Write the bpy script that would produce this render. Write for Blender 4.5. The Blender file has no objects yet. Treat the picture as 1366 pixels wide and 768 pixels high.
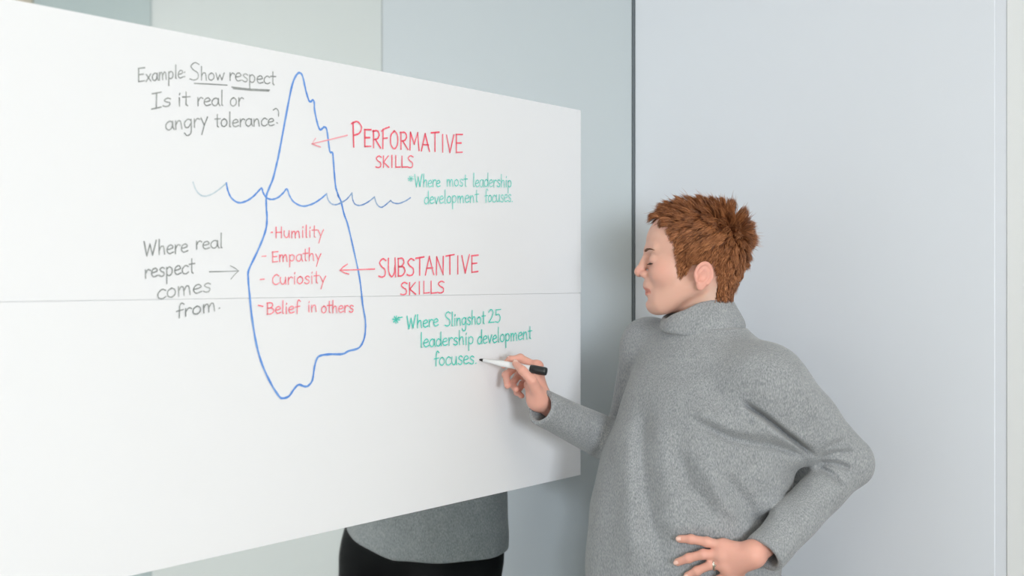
import bpy, math, random
import numpy as np
from mathutils import Vector, Matrix

# ------------------------------------------------------------------ camera, world, light, exposure
F = 1540.0                       # focal length in pixels of the 1366 px wide frame
HY = 373.0                       # row of the horizon
CAMZ = 1.53
SC = bpy.context.scene
COL = SC.collection

cam = bpy.data.cameras.new('camera')
cam_o = bpy.data.objects.new('camera', cam)
COL.objects.link(cam_o)
cam_o.location = (0, 0, CAMZ)
cam_o.rotation_euler = (math.radians(90), 0, 0)
cam.sensor_width = 36.0
cam.lens = 36.0 * F / 1366.0
cam.shift_y = -(384.0 - HY) / 1366.0
cam.clip_start = 0.05
cam.dof.use_dof = True; cam.dof.focus_distance = 2.25; cam.dof.aperture_fstop = 4.0
SC.camera = cam_o

# room frame: corner C, right wall runs along T, left (mirror) wall runs along -U
TH = math.atan2(1934 - 683, F)
U = Vector((math.sin(TH), math.cos(TH), 0))
T = Vector((math.cos(TH), -math.sin(TH), 0))
D = 1.509                        # camera to mirror wall
def wall_depth(px):
    ta = (px - 683) / F
    return D / (math.sin(TH) - math.cos(TH) * ta)
_d = wall_depth(845)
C = Vector(((845 - 683) / F * _d, _d, 0))
def RW(s, t, z):                 # s = distance from the right wall, t = distance from the mirror wall
    return C + T * t - U * s + Vector((0, 0, z))
ROOM_M = Matrix(((T.x, -U.x, 0, C.x), (T.y, -U.y, 0, C.y), (0, 0, 1, 0), (0, 0, 0, 1)))   # (t, s, z) -> world
RS, RT, RH = 5.2, 5.4, 2.75

world = bpy.data.worlds.new('world'); SC.world = world
world.use_nodes = True
world.node_tree.nodes['Background'].inputs[0].default_value = (0.80, 0.90, 1.0, 1)
world.node_tree.nodes['Background'].inputs[1].default_value = 0.6

def area(name, pos, target, sx, sy, power, col):
    l = bpy.data.lights.new(name, 'AREA'); l.shape = 'RECTANGLE'
    l.size = sx; l.size_y = sy; l.energy = power; l.color = col
    o = bpy.data.objects.new(name, l); COL.objects.link(o)
    o.location = pos
    o.rotation_euler = (target - pos).to_track_quat('-Z', 'Y').to_euler()
    return o
# daylight through the two windows behind the camera and the window of the far side wall
area('window_light', RW(RS + 0.05, 1.15, 1.62), RW(0, 1.15, 1.62), 1.7, 1.5, 9, (0.97, 0.985, 1.0))
area('window_light', RW(RS + 0.05, 3.95, 1.62), RW(0, 3.95, 1.62), 1.7, 1.5, 30, (0.93, 0.97, 1.0))
area('window_light', RW(4.05, RT + 0.05, 1.70), RW(3.3, 0, 1.45), 1.3, 1.2, 215, (0.89, 0.95, 1.0))
# ceiling panels
CEIL_LAMPS = [(1.3, 1.5), (3.6, 1.5), (1.3, 3.7), (3.6, 3.7)]   # (s, t)
for (s_, t_) in CEIL_LAMPS:
    area('ceiling_lamp_light', RW(s_, t_, RH - 0.035), RW(s_, t_ + 0.0001, 0), 0.58, 0.58, 4.5 if t_ < 2 else 9.5, (1.0, 0.87, 0.68))

vs = SC.view_settings
vs.view_transform = 'Standard'; vs.look = 'None'; vs.gamma = 1.0; vs.use_curve_mapping = False
vs.exposure = 0.08

rng = np.random.default_rng(7)
random.seed(7)

# ------------------------------------------------------------------ helpers
def srgb(r, g, b):
    def f(c):
        c /= 255.0
        return c / 12.92 if c <= 0.04045 else ((c + 0.055) / 1.055) ** 2.4
    return (f(r), f(g), f(b), 1)

def PX(px, py, d):               # a point seen at a pixel, at a depth
    return np.array([(px - 683) / F * d, d, CAMZ - (py - HY) / F * d])

def material(name, col, rough=0.6, metal=0.0, spec=0.5, noise=None, bump=None, sheen=0.0, sss=0.0):
    m = bpy.data.materials.new(name); m.use_nodes = True
    nt = m.node_tree; b = nt.nodes['Principled BSDF']
    b.inputs['Base Color'].default_value = col
    b.inputs['Roughness'].default_value = rough
    b.inputs['Metallic'].default_value = metal
    b.inputs['Specular IOR Level'].default_value = spec
    if sheen: b.inputs['Sheen Weight'].default_value = sheen
    if sss:
        b.inputs['Subsurface Weight'].default_value = sss
        b.inputs['Subsurface Radius'].default_value = (1.0, 0.35, 0.2)
        b.inputs['Subsurface Scale'].default_value = 0.006
    tc = nt.nodes.new('ShaderNodeTexCoord')
    if noise:                    # (scale, colour2, contrast lo, hi)
        n = nt.nodes.new('ShaderNodeTexNoise'); n.inputs['Scale'].default_value = noise[0]; n.inputs['Detail'].default_value = 6
        nt.links.new(tc.outputs['Object'], n.inputs['Vector'])
        r = nt.nodes.new('ShaderNodeValToRGB')
        r.color_ramp.elements[0].position = noise[2]; r.color_ramp.elements[1].position = noise[3]
        r.color_ramp.elements[0].color = col; r.color_ramp.elements[1].color = noise[1]
        nt.links.new(n.outputs['Fac'], r.inputs['Fac']); nt.links.new(r.outputs['Color'], b.inputs['Base Color'])
    if bump:                     # (scale, strength, distance)
        n = nt.nodes.new('ShaderNodeTexNoise'); n.inputs['Scale'].default_value = bump[0]; n.inputs['Detail'].default_value = 4
        nt.links.new(tc.outputs['Object'], n.inputs['Vector'])
        bp = nt.nodes.new('ShaderNodeBump'); bp.inputs['Strength'].default_value = bump[1]; bp.inputs['Distance'].default_value = bump[2]
        nt.links.new(n.outputs['Fac'], bp.inputs['Height']); nt.links.new(bp.outputs['Normal'], b.inputs['Normal'])
    return m

def link(name, me, mat, parent=None, smooth=False):
    o = bpy.data.objects.new(name, me); COL.objects.link(o)
    if mat is not None: me.materials.append(mat)
    if parent is not None: o.parent = parent
    if smooth: me.polygons.foreach_set('use_smooth', [True] * len(me.polygons))
    return o

def np_mesh(name, V, Q, smooth=True):        # quads or triangles from numpy arrays
    V = np.ascontiguousarray(V, np.float32); Q = np.ascontiguousarray(Q, np.int32)
    me = bpy.data.meshes.new(name); k = Q.shape[1]
    me.vertices.add(len(V)); me.vertices.foreach_set('co', V.ravel())
    me.loops.add(Q.size); me.loops.foreach_set('vertex_index', Q.ravel())
    me.polygons.add(len(Q)); me.polygons.foreach_set('loop_start', np.arange(0, Q.size, k, dtype=np.int32))
    me.polygons.foreach_set('use_smooth', np.full(len(Q), smooth))
    me.update(calc_edges=True)
    return me

def box_mesh(name, lo, hi, bev=0.0, mtx=None):
    import bmesh
    bm = bmesh.new(); bmesh.ops.create_cube(bm, size=1)
    for v in bm.verts:
        v.co = Vector([lo[i] + (v.co[i] + 0.5) * (hi[i] - lo[i]) for i in range(3)])
    if bev: bmesh.ops.bevel(bm, geom=list(bm.edges), offset=bev, segments=2, affect='EDGES', profile=0.5)
    if mtx is not None: bmesh.ops.transform(bm, matrix=mtx, verts=bm.verts)
    bmesh.ops.recalc_face_normals(bm, faces=bm.faces)
    me = bpy.data.meshes.new(name); bm.to_mesh(me); bm.free()
    return me

def boxes(name, lst, mat, parent=None, bev=0.0, mtx=ROOM_M):
    import bmesh
    bm = bmesh.new()
    for lo, hi in lst:
        b2 = box_mesh('t', lo, hi, bev, mtx); bm.from_mesh(b2); bpy.data.meshes.remove(b2)
    me = bpy.data.meshes.new(name); bm.to_mesh(me); bm.free()
    return link(name, me, mat, parent)

def struct(o):
    o['kind'] = 'structure'; return o
def tag(o, label, cat, group=None):
    o['label'] = label; o['category'] = cat
    if group: o['group'] = group
    return o

def lathe(name, prof, a, b, mat, parent=None, n=24):
    """surface of revolution: prof = [(t along a->b, radius)]"""
    a = np.array(a, float); b = np.array(b, float); ax = b - a; L = np.linalg.norm(ax); ax /= L
    e1 = np.cross(ax, [0, 0, 1.0]); e1 /= np.linalg.norm(e1); e2 = np.cross(ax, e1)
    V = []; Q = []
    for (t, r) in prof:
        for i in range(n):
            w = 2 * math.pi * i / n
            V.append(a + ax * t * L + (e1 * math.cos(w) + e2 * math.sin(w)) * r)
    for j in range(len(prof) - 1):
        for i in range(n):
            Q.append((j * n + i, j * n + (i + 1) % n, (j + 1) * n + (i + 1) % n, (j + 1) * n + i))
    me = np_mesh(name, np.array(V), np.array(Q)[:, ::-1], True)
    return link(name, me, mat, parent)

# ------------------------------------------------------------------ materials
M_wall = material('white_wall_panel', srgb(213, 218, 226), 0.42, spec=0.35, bump=(60, 0.03, 0.002))
M_wall2 = material('white_wall_paint', srgb(218, 221, 223), 0.55, bump=(80, 0.05, 0.002))
M_bluepanel = material('blue_grey_panel', srgb(184, 196, 200), 0.4)
M_beige = material('beige_panel', srgb(204, 194, 178), 0.5)
M_gap = material('dark_seal', srgb(118, 126, 132), 0.5)
M_floor = material('taupe_carpet', srgb(138, 130, 116), 0.95, noise=(90, srgb(122, 114, 101), 0.35, 0.65), bump=(300, 0.4, 0.003))
M_back = material('warm_grey_paint', srgb(196, 188, 172), 0.6, bump=(80, 0.05, 0.002))
M_ceil = material('ceiling_paint', srgb(226, 224, 218), 0.8, bump=(120, 0.1, 0.002))
M_frame = material('window_frame_paint', srgb(220, 221, 222), 0.4)
M_mirror = material('mirror_glass', srgb(230, 235, 234), 0.03, metal=1.0)
M_board = material('white_board_film', srgb(229, 230, 233), 0.45, spec=0.3, bump=(3.0, 0.08, 0.01))
M_boardedge = M_board
M_lamp = bpy.data.materials.new('lamp_diffuser'); M_lamp.use_nodes = True
_b = M_lamp.node_tree.nodes['Principled BSDF']; _b.inputs['Emission Color'].default_value = (1, .97, .93, 1); _b.inputs['Emission Strength'].default_value = 2.0

def ink(name, col, fade, lo=0.40, hi=0.75):
    return material(name, col, 0.6, spec=0.2, noise=(38, fade, lo, hi))
M_blue = ink('blue_marker_ink', srgb(92, 142, 218), srgb(130, 170, 226))
M_bluef = ink('thin_blue_ink', srgb(104, 140, 200), srgb(160, 184, 214), 0.35, 0.6)
M_paleblue = ink('faded_blue_ink', srgb(176, 196, 208), srgb(206, 214, 220))
M_red = ink('red_marker_ink', srgb(240, 92, 112), srgb(244, 140, 154))
M_redf = ink('light_red_ink', srgb(242, 118, 132), srgb(244, 168, 176))
M_redp = ink('pale_red_ink', srgb(240, 150, 160), srgb(238, 180, 186))
M_green = ink('green_marker_ink', srgb(66, 206, 188), srgb(130, 220, 206))
M_greenf = ink('light_green_ink', srgb(100, 212, 198), srgb(165, 226, 218))
M_grey = ink('grey_marker_ink', srgb(126, 130, 129), srgb(172, 175, 174), 0.38, 0.68)

# ------------------------------------------------------------------ room shell
TJ0, TJ1 = 0.8276, 0.8497       # joint of the right wall
floor = struct(boxes('floor', [((-0.15, -0.15, -0.10), (RT + .15, RS + .15, 0))], M_floor))
ceiling = struct(boxes('ceiling', [((-0.15, -0.15, RH), (RT + .15, RS + .15, RH + 0.1))], M_ceil))
# left wall: core plus one tall silvered glass panel
wl = struct(boxes('wall_left', [((-0.12, -0.12, 0), (-0.012, RS + .12, RH))], M_wall2))
gp = boxes('glass_panel', [((-0.010, 0.006, 0.01), (0.0, RS, RH - 0.01))], M_mirror, wl)
gp['label'] = 'mirror-bright tinted glass panel'
wr = struct(boxes('wall_right', [((-0.12, -0.12, 0), (RT + .12, -0.022, RH))], M_wall2))
boxes('wall_panel', [((0.0045, -0.022, 0.0), (TJ0, 0.0, RH))], M_wall, wr, 0.0015)
boxes('joint_strip', [((TJ0, -0.022, 0.0), (TJ1, -0.0015, RH))], M_wall, wr)
boxes('wall_panel', [((TJ1, -0.022, 0.0), (1.98, 0.001, RH))], M_wall2, wr, 0.0015)
boxes('wall_panel', [((1.99, -0.022, 0.0), (2.78, -0.002, RH))], M_bluepanel, wr, 0.0015)['label'] = 'blue-grey wall panel'
boxes('wall_panel', [((2.79, -0.022, 0.0), (3.6, 0.0, RH))], M_beige, wr, 0.0015)['label'] = 'beige wall panel'
boxes('wall_panel', [((3.61, -0.022, 0.0), (RT, 0.0, RH))], M_wall2, wr, 0.0015)
tr = struct(boxes('trim_1', [((-0.010, -0.022, 0.0), (0.0030, 0.0030, RH))], M_gap))
# wall behind the camera with two window openings, and the far side wall with one
def holed_wall(name, along, fixed0, fixed1, L, holes, z0, z1):
    lst = []; x = -0.12
    for (a, b) in holes:
        lst.append((x, a, 0, RH)); lst.append((a, b, 0, z0)); lst.append((a, b, z1, RH)); x = b
    lst.append((x, L + .12, 0, RH))
    out = []
    for (a, b, c, d) in lst:
        out.append(((a, fixed0, c), (b, fixed1, d)) if along == 't' else ((fixed0, a, c), (fixed1, b, d)))
    return struct(boxes(name, out, M_back))
holed_wall('wall_back', 't', RS, RS + 0.12, RT, [(0.30, 2.00), (3.10, 4.80)], 0.87, 2.37)
holed_wall('wall_side', 's', RT, RT + 0.12, RS, [(3.30, 4.80)], 0.87, 2.37)
def window(n, along, a, b, fixed):
    w = 0.05; z0, z1 = 0.87, 2.37; f0, f1 = fixed - 0.01, fixed + 0.05; m = (a + b) / 2
    bars = [(a, a + w, z0, z1), (b - w, b, z0, z1), (a + w, b - w, z0, z0 + w), (a + w, b - w, z1 - w, z1), (m - w / 2, m + w / 2, z0 + w, z1 - w)]
    L = [((p, f0, r), (q, f1, s)) if along == 't' else ((f0, p, r), (f1, q, s)) for (p, q, r, s) in bars]
    return struct(boxes('window_%d' % n, L, M_frame))
window(1, 't', 0.30, 2.00, RS); window(2, 't', 3.10, 4.80, RS); window(3, 's', 3.30, 4.80, RT)
struct(boxes('baseboard_right', [((0.01, 0.0025, 0), (RT, 0.014, 0.09))], M_frame))
for i, (s_, t_) in enumerate(CEIL_LAMPS):
    cp = boxes('ceiling_light', [((t_ - .31, s_ - .31, RH - 0.012), (t_ + .31, s_ + .31, RH))], M_frame, None, 0.002)
    tag(cp, ['square ceiling light near the corner of mirror and white wall', 'square ceiling light by the mirror and back windows', 'square ceiling light along the white wall away from the mirror', 'square ceiling light amid the windows'][i], 'ceiling light', 'square ceiling lights')
    boxes('diffuser', [((t_ - .29, s_ - .29, RH - 0.016), (t_ + .29, s_ + .29, RH - 0.0125))], M_lamp, cp)

# ------------------------------------------------------------------ writing board
BZ0, BZ1, BSEAM = 1.0946, 1.908, 1.5015
def board_s(px):                 # distance from the corner along the mirror wall, at a pixel column
    d = wall_depth(px); p = Vector(((px - 683) / F * d, d, 0))
    return -(p - C).dot(U)
S0 = board_s(773); S1 = S0 + 1.95
board = bpy.data.objects.new('writing_board', None); COL.objects.link(board)
board.location = RW((S0 + S1) / 2, 0, BZ0)
tag(board, 'wide white writing board on the mirrored wall, covered with coloured handwriting and an iceberg drawing', 'whiteboard')
BI = Matrix.Translation(-board.location)
up = boxes('board_sheet', [((0.0015, S0, BSEAM - 0.001), (0.0040, S1, BZ1))], M_board, board, 0.0006, BI @ ROOM_M)
lo_ = boxes('board_sheet', [((0.0005, S0, BZ0), (0.0033, S1, BSEAM - 0.0016))], M_board, board, 0.0006, BI @ ROOM_M)
boxes('seam_backing', [((0.0003, S0 + .004, BSEAM - 0.02), (0.0014, S1 - .004, BSEAM + 0.02))], M_board, board, 0, BI @ ROOM_M)

def catmull(pts, n=6):
    pts = [np.array(p, float) for p in pts]
    if len(pts) < 3: return pts
    P = [2 * pts[0] - pts[1]] + pts + [2 * pts[-1] - pts[-2]]; out = []
    for i in range(1, len(P) - 2):
        for k in range(n):
            t = k / n; a, b, c, d = P[i - 1], P[i], P[i + 1], P[i + 2]
            out.append(0.5 * (2 * b + (c - a) * t + (2 * a - 5 * b + 4 * c - d) * t * t + (3 * b - a - 3 * c + d) * t ** 3))
    out.append(pts[-1]); return out

LAYER = [0]
def strokes(name, lst, wpx, mat, label=None):
    """lst of pixel polylines drawn on the board; wpx = pen width in metres*1000"""
    LAYER[0] += 1
    off = 0.0044 + 0.00004 * LAYER[0]
    V = []; Q = []; w = wpx * 0.001
    for st in lst:
        pts = []
        for p in st:
            px, py = p[0], p[1]
            d = wall_depth(px); q = Vector(((px - 683) / F * d, d, 0))
            pts.append(np.array([-(q - C).dot(U), CAMZ - (py - HY) / F * d]))
        q = [pts[0]]
        for p in pts[1:]:
            if np.linalg.norm(p - q[-1]) > 1e-4: q.append(p)
        pts = q
        if len(pts) < 2: continue
        n = len(pts)
        tg = [pts[min(i + 1, n - 1)] - pts[max(i - 1, 0)] for i in range(n)]
        tg = [t / (np.linalg.norm(t) + 1e-9) for t in tg]
        pts[0] = pts[0] - tg[0] * w * .35; pts[-1] = pts[-1] + tg[-1] * w * .35
        ext = [(pts[0] - tg[0] * w * .25, .35, tg[0])] + [(pts[i], 1.0, tg[i]) for i in range(n)] + [(pts[-1] + tg[-1] * w * .25, .35, tg[-1])]
        base = len(V)
        for i, (p, k, t) in enumerate(ext):
            ww = w * .5 * k * (1 + 0.14 * math.sin(i * 1.7 + base))
            nn = np.array([-t[1], t[0]])
            for sg in (-1, 1):
                r = p + nn * ww * sg
                V.append(RW(r[0], off, r[1]) - board.location)
        for i in range(len(ext) - 1):
            b = base + 2 * i; Q.append((b, b + 1, b + 3, b + 2))
    o = link(name, np_mesh(name, np.array([list(v) for v in V]), np.array(Q), False), mat, board)
    if label: o['label'] = label
    return o

# single-stroke hand lettering. 'c' curved, 'l' straight. Lower case: x-height 1. Capitals: height 1.
LC = {
 'a': (.80, [('c', [(.68, .85), (.40, 1.0), (.10, .72), (.08, .25), (.35, .0), (.60, .25), (.68, .85)]), ('l', [(.68, .95), (.70, .3), (.82, .02)])]),
 'c': (.68, [('c', [(.66, .85), (.38, 1.0), (.08, .62), (.12, .15), (.42, .0), (.68, .18)])]),
 'd': (.80, [('c', [(.66, .75), (.36, .98), (.08, .62), (.12, .15), (.40, .02), (.66, .35)]), ('l', [(.68, 1.85), (.67, .9), (.72, .02)])]),
 'e': (.72, [('c', [(.08, .50), (.40, .55), (.66, .70), (.48, 1.0), (.18, .85), (.07, .40), (.28, .02), (.70, .15)])]),
 'f': (.62, [('c', [(.66, 1.65), (.46, 1.85), (.32, 1.5), (.30, .8), (.28, -.05)]), ('l', [(.05, .85), (.60, .95)])]),
 'g': (.80, [('c', [(.66, .85), (.38, 1.0), (.08, .66), (.14, .15), (.42, .08), (.66, .5)]), ('c', [(.68, .95), (.70, .1), (.64, -.65), (.30, -.85), (.08, -.55)])]),
 'h': (.78, [('l', [(.12, 1.8), (.12, .0)]), ('c', [(.12, .5), (.30, .92), (.54, .92), (.62, .5), (.66, .0)])]),
 'i': (.34, [('l', [(.16, .95), (.17, .0)]), ('l', [(.17, 1.35), (.20, 1.48)])]),
 'l': (.36, [('l', [(.17, 1.85), (.16, .05), (.24, .0)])]),
 'm': (1.15, [('l', [(.10, .98), (.12, .0)]), ('c', [(.12, .55), (.28, .95), (.46, .88), (.52, .4), (.53, .0)]), ('c', [(.53, .5), (.72, .95), (.90, .88), (.97, .4), (1.0, .0)])]),
 'n': (.80, [('l', [(.10, .98), (.12, .0)]), ('c', [(.12, .5), (.32, .95), (.54, .9), (.63, .45), (.67, .0)])]),
 'o': (.78, [('c', [(.42, 1.0), (.12, .75), (.10, .22), (.38, .0), (.66, .28), (.66, .75), (.42, 1.0), (.30, .95)])]),
 'p': (.80, [('l', [(.12, .95), (.12, -.85)]), ('c', [(.12, .75), (.38, 1.0), (.66, .72), (.60, .2), (.34, .02), (.12, .2)])]),
 'r': (.60, [('l', [(.12, .95), (.13, .0)]), ('c', [(.13, .5), (.28, .86), (.44, .98), (.60, .86)])]),
 's': (.66, [('c', [(.60, .86), (.38, 1.0), (.14, .80), (.30, .56), (.56, .38), (.50, .06), (.26, .0), (.06, .14)])]),
 't': (.58, [('l', [(.28, 1.6), (.28, .12), (.40, .0)]), ('l', [(.02, 1.02), (.58, 1.06)])]),
 'u': (.80, [('c', [(.10, .95), (.10, .35), (.30, .02), (.54, .15), (.65, .6)]), ('l', [(.66, .95), (.70, .02)])]),
 'v': (.72, [('l', [(.06, .95), (.34, .02), (.66, .98)])]),
 'w': (1.05, [('l', [(.06, .95), (.28, .03), (.50, .75), (.74, .03), (1.0, .98)])]),
 'x': (.74, [('l', [(.08, .95), (.66, .0)]), ('l', [(.64, .98), (.06, .0)])]),
 'y': (.74, [('l', [(.08, .95), (.36, .18)]), ('l', [(.68, .98), (.40, .2), (.16, -.85)])]),
 '.': (.30, [('l', [(.10, .02), (.16, .05)])]),
 ':': (.26, [('l', [(.10, .12), (.13, .15)]), ('l', [(.10, .72), (.13, .76)])]),
}
UC = {
 'A': (.70, [('l', [(.04, .0), (.32, 1.0), (.64, .0)]), ('l', [(.14, .36), (.56, .36)])]),
 'B': (.62, [('l', [(.08, .98), (.09, .0)]), ('c', [(.06, .98), (.38, .98), (.48, .76), (.34, .56), (.10, .52)]), ('c', [(.10, .52), (.44, .50), (.56, .25), (.36, .02), (.07, .0)])]),
 'C': (.62, [('c', [(.58, .86), (.36, 1.0), (.08, .66), (.10, .2), (.34, .0), (.60, .14)])]),
 'E': (.58, [('l', [(.09, .98), (.09, .02), (.52, .05)]), ('l', [(.07, .98), (.54, 1.0)]), ('l', [(.09, .52), (.44, .54)])]),
 'F': (.56, [('l', [(.12, 1.0), (.10, .0)]), ('c', [(.02, .92), (.25, 1.05), (.56, 1.15)]), ('l', [(.11, .52), (.42, .56)])]),
 'H': (.66, [('l', [(.10, 1.0), (.10, .0)]), ('l', [(.54, 1.0), (.54, .0)]), ('l', [(.10, .5), (.54, .52)])]),
 'I': (.40, [('l', [(.20, 1.0), (.20, .0)])]),
 'J': (.44, [('l', [(.22, 1.0), (.20, .0)]), ('l', [(.02, 1.0), (.42, 1.0)]), ('l', [(.0, .0), (.42, .02)])]),   # barred I
 'K': (.62, [('l', [(.10, 1.0), (.10, .0)]), ('l', [(.54, 1.0), (.12, .45), (.58, .0)])]),
 'L': (.52, [('l', [(.10, 1.0), (.10, .02), (.52, .04)])]),
 'M': (.84, [('l', [(.08, .0), (.12, 1.0), (.40, .35), (.66, 1.0), (.76, .0)])]),
 'N': (.70, [('l', [(.08, .0), (.10, 1.0), (.56, .0), (.58, 1.0)])]),
 'O': (.68, [('c', [(.36, 1.0), (.10, .76), (.08, .25), (.34, .0), (.58, .26), (.58, .76), (.36, 1.0), (.28, .97)])]),
 'P': (.60, [('l', [(.10, .98), (.14, .0)]), ('c', [(.02, .94), (.34, 1.02), (.58, .80), (.46, .55), (.13, .46)])]),
 'R': (.64, [('l', [(.10, .98), (.11, .0)]), ('c', [(.06, .96), (.40, .98), (.52, .74), (.38, .52), (.12, .46)]), ('l', [(.24, .48), (.62, .0)])]),
 'S': (.60, [('c', [(.54, .90), (.32, 1.0), (.10, .80), (.24, .58), (.48, .40), (.48, .10), (.26, .0), (.04, .06)])]),
 'T': (.62, [('l', [(.30, 1.0), (.30, .0)]), ('l', [(.02, .97), (.60, 1.03)])]),
 'U': (.66, [('c', [(.08, 1.0), (.10, .3), (.30, .0), (.50, .2), (.55, .6)]), ('l', [(.56, 1.0), (.60, .0)])]),
 'V': (.62, [('l', [(.04, 1.0), (.28, .0), (.58, 1.04)])]),
 'W': (.92, [('l', [(.04, 1.0), (.22, .0), (.42, .8), (.60, .02), (.84, 1.02)])]),
 '2': (.58, [('c', [(.08, .80), (.28, 1.0), (.48, .80), (.36, .42), (.08, .02)]), ('l', [(.08, .02), (.56, .04)])]),
 '5': (.58, [('c', [(.12, .58), (.38, .62), (.52, .32), (.34, .02), (.06, .06)]), ('l', [(.12, .58), (.14, .98), (.54, 1.0)])]),
}
def lettering(text, x0, y0, x1, y1, xh, cap, slant=0.0):
    """text between two baseline pixels; returns pixel polylines"""
    adv = 0; items = []
    for ch in text:
        if ch == ' ': adv += .5 * xh; continue
        if ch in LC and not (ch.isupper()): w, st = LC[ch]; s = xh
        else: w, st = UC[ch]; s = cap
        sx = s if s == xh else cap * .92
        items.append((adv, sx, s, st)); adv += w * sx + 0.06 * xh
    k = (x1 - x0) / adv; out = []
    sl = (y1 - y0) / (x1 - x0)
    for (a, sx, s, st) in items:
        jy = random.uniform(-.35, .35); js = random.uniform(.95, 1.06)
        for kind, pts in st:
            q = []
            for (x, y) in (catmull(pts, 5) if kind == 'c' else pts):
                xx = x0 + (a + x * sx) * k + slant * y * s
                q.append((xx, y0 + sl * (xx - x0) - y * s * js + jy))
            if kind == 'c': out.append(q)
            else: out += [[q[i], q[i + 1]] for i in range(len(q) - 1)]
    return out
def write(text, x0, y0, x1, y1, xh, cap, w, mat, slant=0.0, extra=(), label=None):
    st = lettering(text, x0, y0, x1, y1, xh, cap, slant) + [list(e) for e in extra]
    return strokes('handwriting', st, w, mat, label)

# iceberg and water
ice = [(449.2, 261), (445.7, 250), (443.8, 232), (442.3, 211.7), (441.2, 203.6), (437.8, 202.4), (435.6, 187.3), (433.6, 173), (430.5, 169.6), (427.5, 171.8), (424.5, 173), (421.2, 165), (417.5, 147.5), (416.8, 136.4), (414.6, 133.8), (412.4, 135.8), (409.7, 134), (405.7, 121), (401.7, 103), (398, 97.7), (393.6, 99.9), (388, 112), (381.4, 143), (370.3, 202.8), (366.5, 220), (361.8, 238.7), (356, 252.8), (353, 262), (353, 276), (353.9, 290), (352.9, 303.5), (348.8, 317), (341, 335.7), (329.8, 359.4), (328.8, 371.3), (330.9, 395), (334.2, 425.5), (340, 459.3), (347.8, 486.4), (359.6, 511.8), (369.8, 527.7), (374.9, 530.8), (383.3, 528), (390, 518.6), (396.2, 512.8), (403.7, 514.9), (408.7, 514.2), (414.5, 506.7), (417.2, 489.8), (420.6, 478), (425.7, 473.9), (437.5, 472.2), (454.5, 471.9), (463, 467.8), (476.5, 463.7), (483.2, 452.5), (485.3, 439), (485, 425.5), (481.5, 405), (477.5, 371), (469.7, 334), (461.8, 300), (456.7, 285.6), (452.7, 269), (448.5, 260.5)]
strokes('iceberg_outline', [catmull(ice, 4)], 3.7, M_blue, 'blue outline of an iceberg')
strokes('wave_line', [catmull([(299.7, 244.6), (302, 255), (306.8, 264.5), (316, 270.4), (326.7, 268), (336, 261.7), (344.2, 253), (347, 251.2), (348.9, 257.5), (353.6, 264), (360.6, 266), (368.8, 263.3), (375.9, 257), (380.5, 252), (384, 261), (390, 269.7), (401.6, 275), (414.5, 272), (425, 265.7), (433.3, 258.7)], 5)], 3.0, M_blue, 'blue wave line')
strokes('wave_line', [catmull([(433.3, 258.7), (435.6, 266.9), (440.3, 272), (446, 273), (452.7, 270.4), (460.2, 265.7), (467.2, 257.5)], 5), catmull([(467.2, 257.5), (468.4, 266.9), (471.9, 272.7), (479, 273.9), (488.3, 269.7), (497.2, 262.9)], 5), catmull([(497.2, 262.9), (500, 271.5), (504.7, 276.2), (509.4, 275.3), (518.8, 267.6)], 5), catmull([(518.8, 267.6), (522.3, 270.4), (529.3, 271.5), (538.7, 268), (545.2, 263.8)], 5)], 2.6, M_bluef, 'thinner blue wave line')
strokes('wave_line', [catmull([(255.2, 243.4), (258.7, 252.8), (264.6, 259.8), (271.6, 261.7), (281, 258.7), (290.4, 252.3), (298.6, 245.3)], 5)], 2.2, M_paleblue, 'faded pale blue wave line')
# grey writing
write('Example:', 181, 110, 246, 104, 10, 19, 1.8, M_grey)
write('Show', 250, 107, 298, 107, 10, 22, 1.7, M_grey, extra=[[(257, 111.6), (280, 112.6), (300.5, 114)]])
write('respect', 303, 107.5, 366, 113.5, 10.5, 19, 1.9, M_grey, extra=[[(307, 116.5), (330, 119), (357, 120.4)], [(309, 118.5), (332, 120.6), (356, 121.8)]])
write('Js', 200, 146, 227, 141, 11, 20, 1.9, M_grey)
write('it', 234, 141.5, 252, 141.3, 11, 19, 1.9, M_grey)
write('real', 260, 141.3, 297, 141, 10.5, 18, 1.9, M_grey)
write('or', 304, 142, 323, 142, 11, 18, 1.9, M_grey)
write('angry', 218, 174, 276, 168, 11.5, 18, 1.9, M_grey)
write('tolerance', 284, 169.6, 364, 168.3, 10, 18, 1.9, M_grey, extra=[catmull([(362, 147), (366, 145), (369, 149), (369, 155)], 4), [(366.8, 164), (367.6, 164.6)]])
write('Where', 189, 341.5, 249, 336, 11, 18, 1.9, M_grey)
write('real', 258, 332.5, 296, 330.5, 10.5, 18, 1.9, M_grey)
write('respect', 190, 371, 258, 363.5, 11.5, 18, 1.9, M_grey)
write('comes', 207, 399, 280, 388.5, 12, 18, 1.9, M_grey)
write('from', 232, 424, 287, 414, 10.5, 18, 1.9, M_grey, extra=[[(289.5, 411), (290.3, 410.6)]])
strokes('arrow', [[(276.7, 362.3), (296, 362), (315.6, 361.2)], [(304.8, 354.3), (311, 357.6), (315.6, 361.2), (310, 366.5), (305.5, 372)]], 1.5, M_grey, 'grey arrow pointing right')
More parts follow.
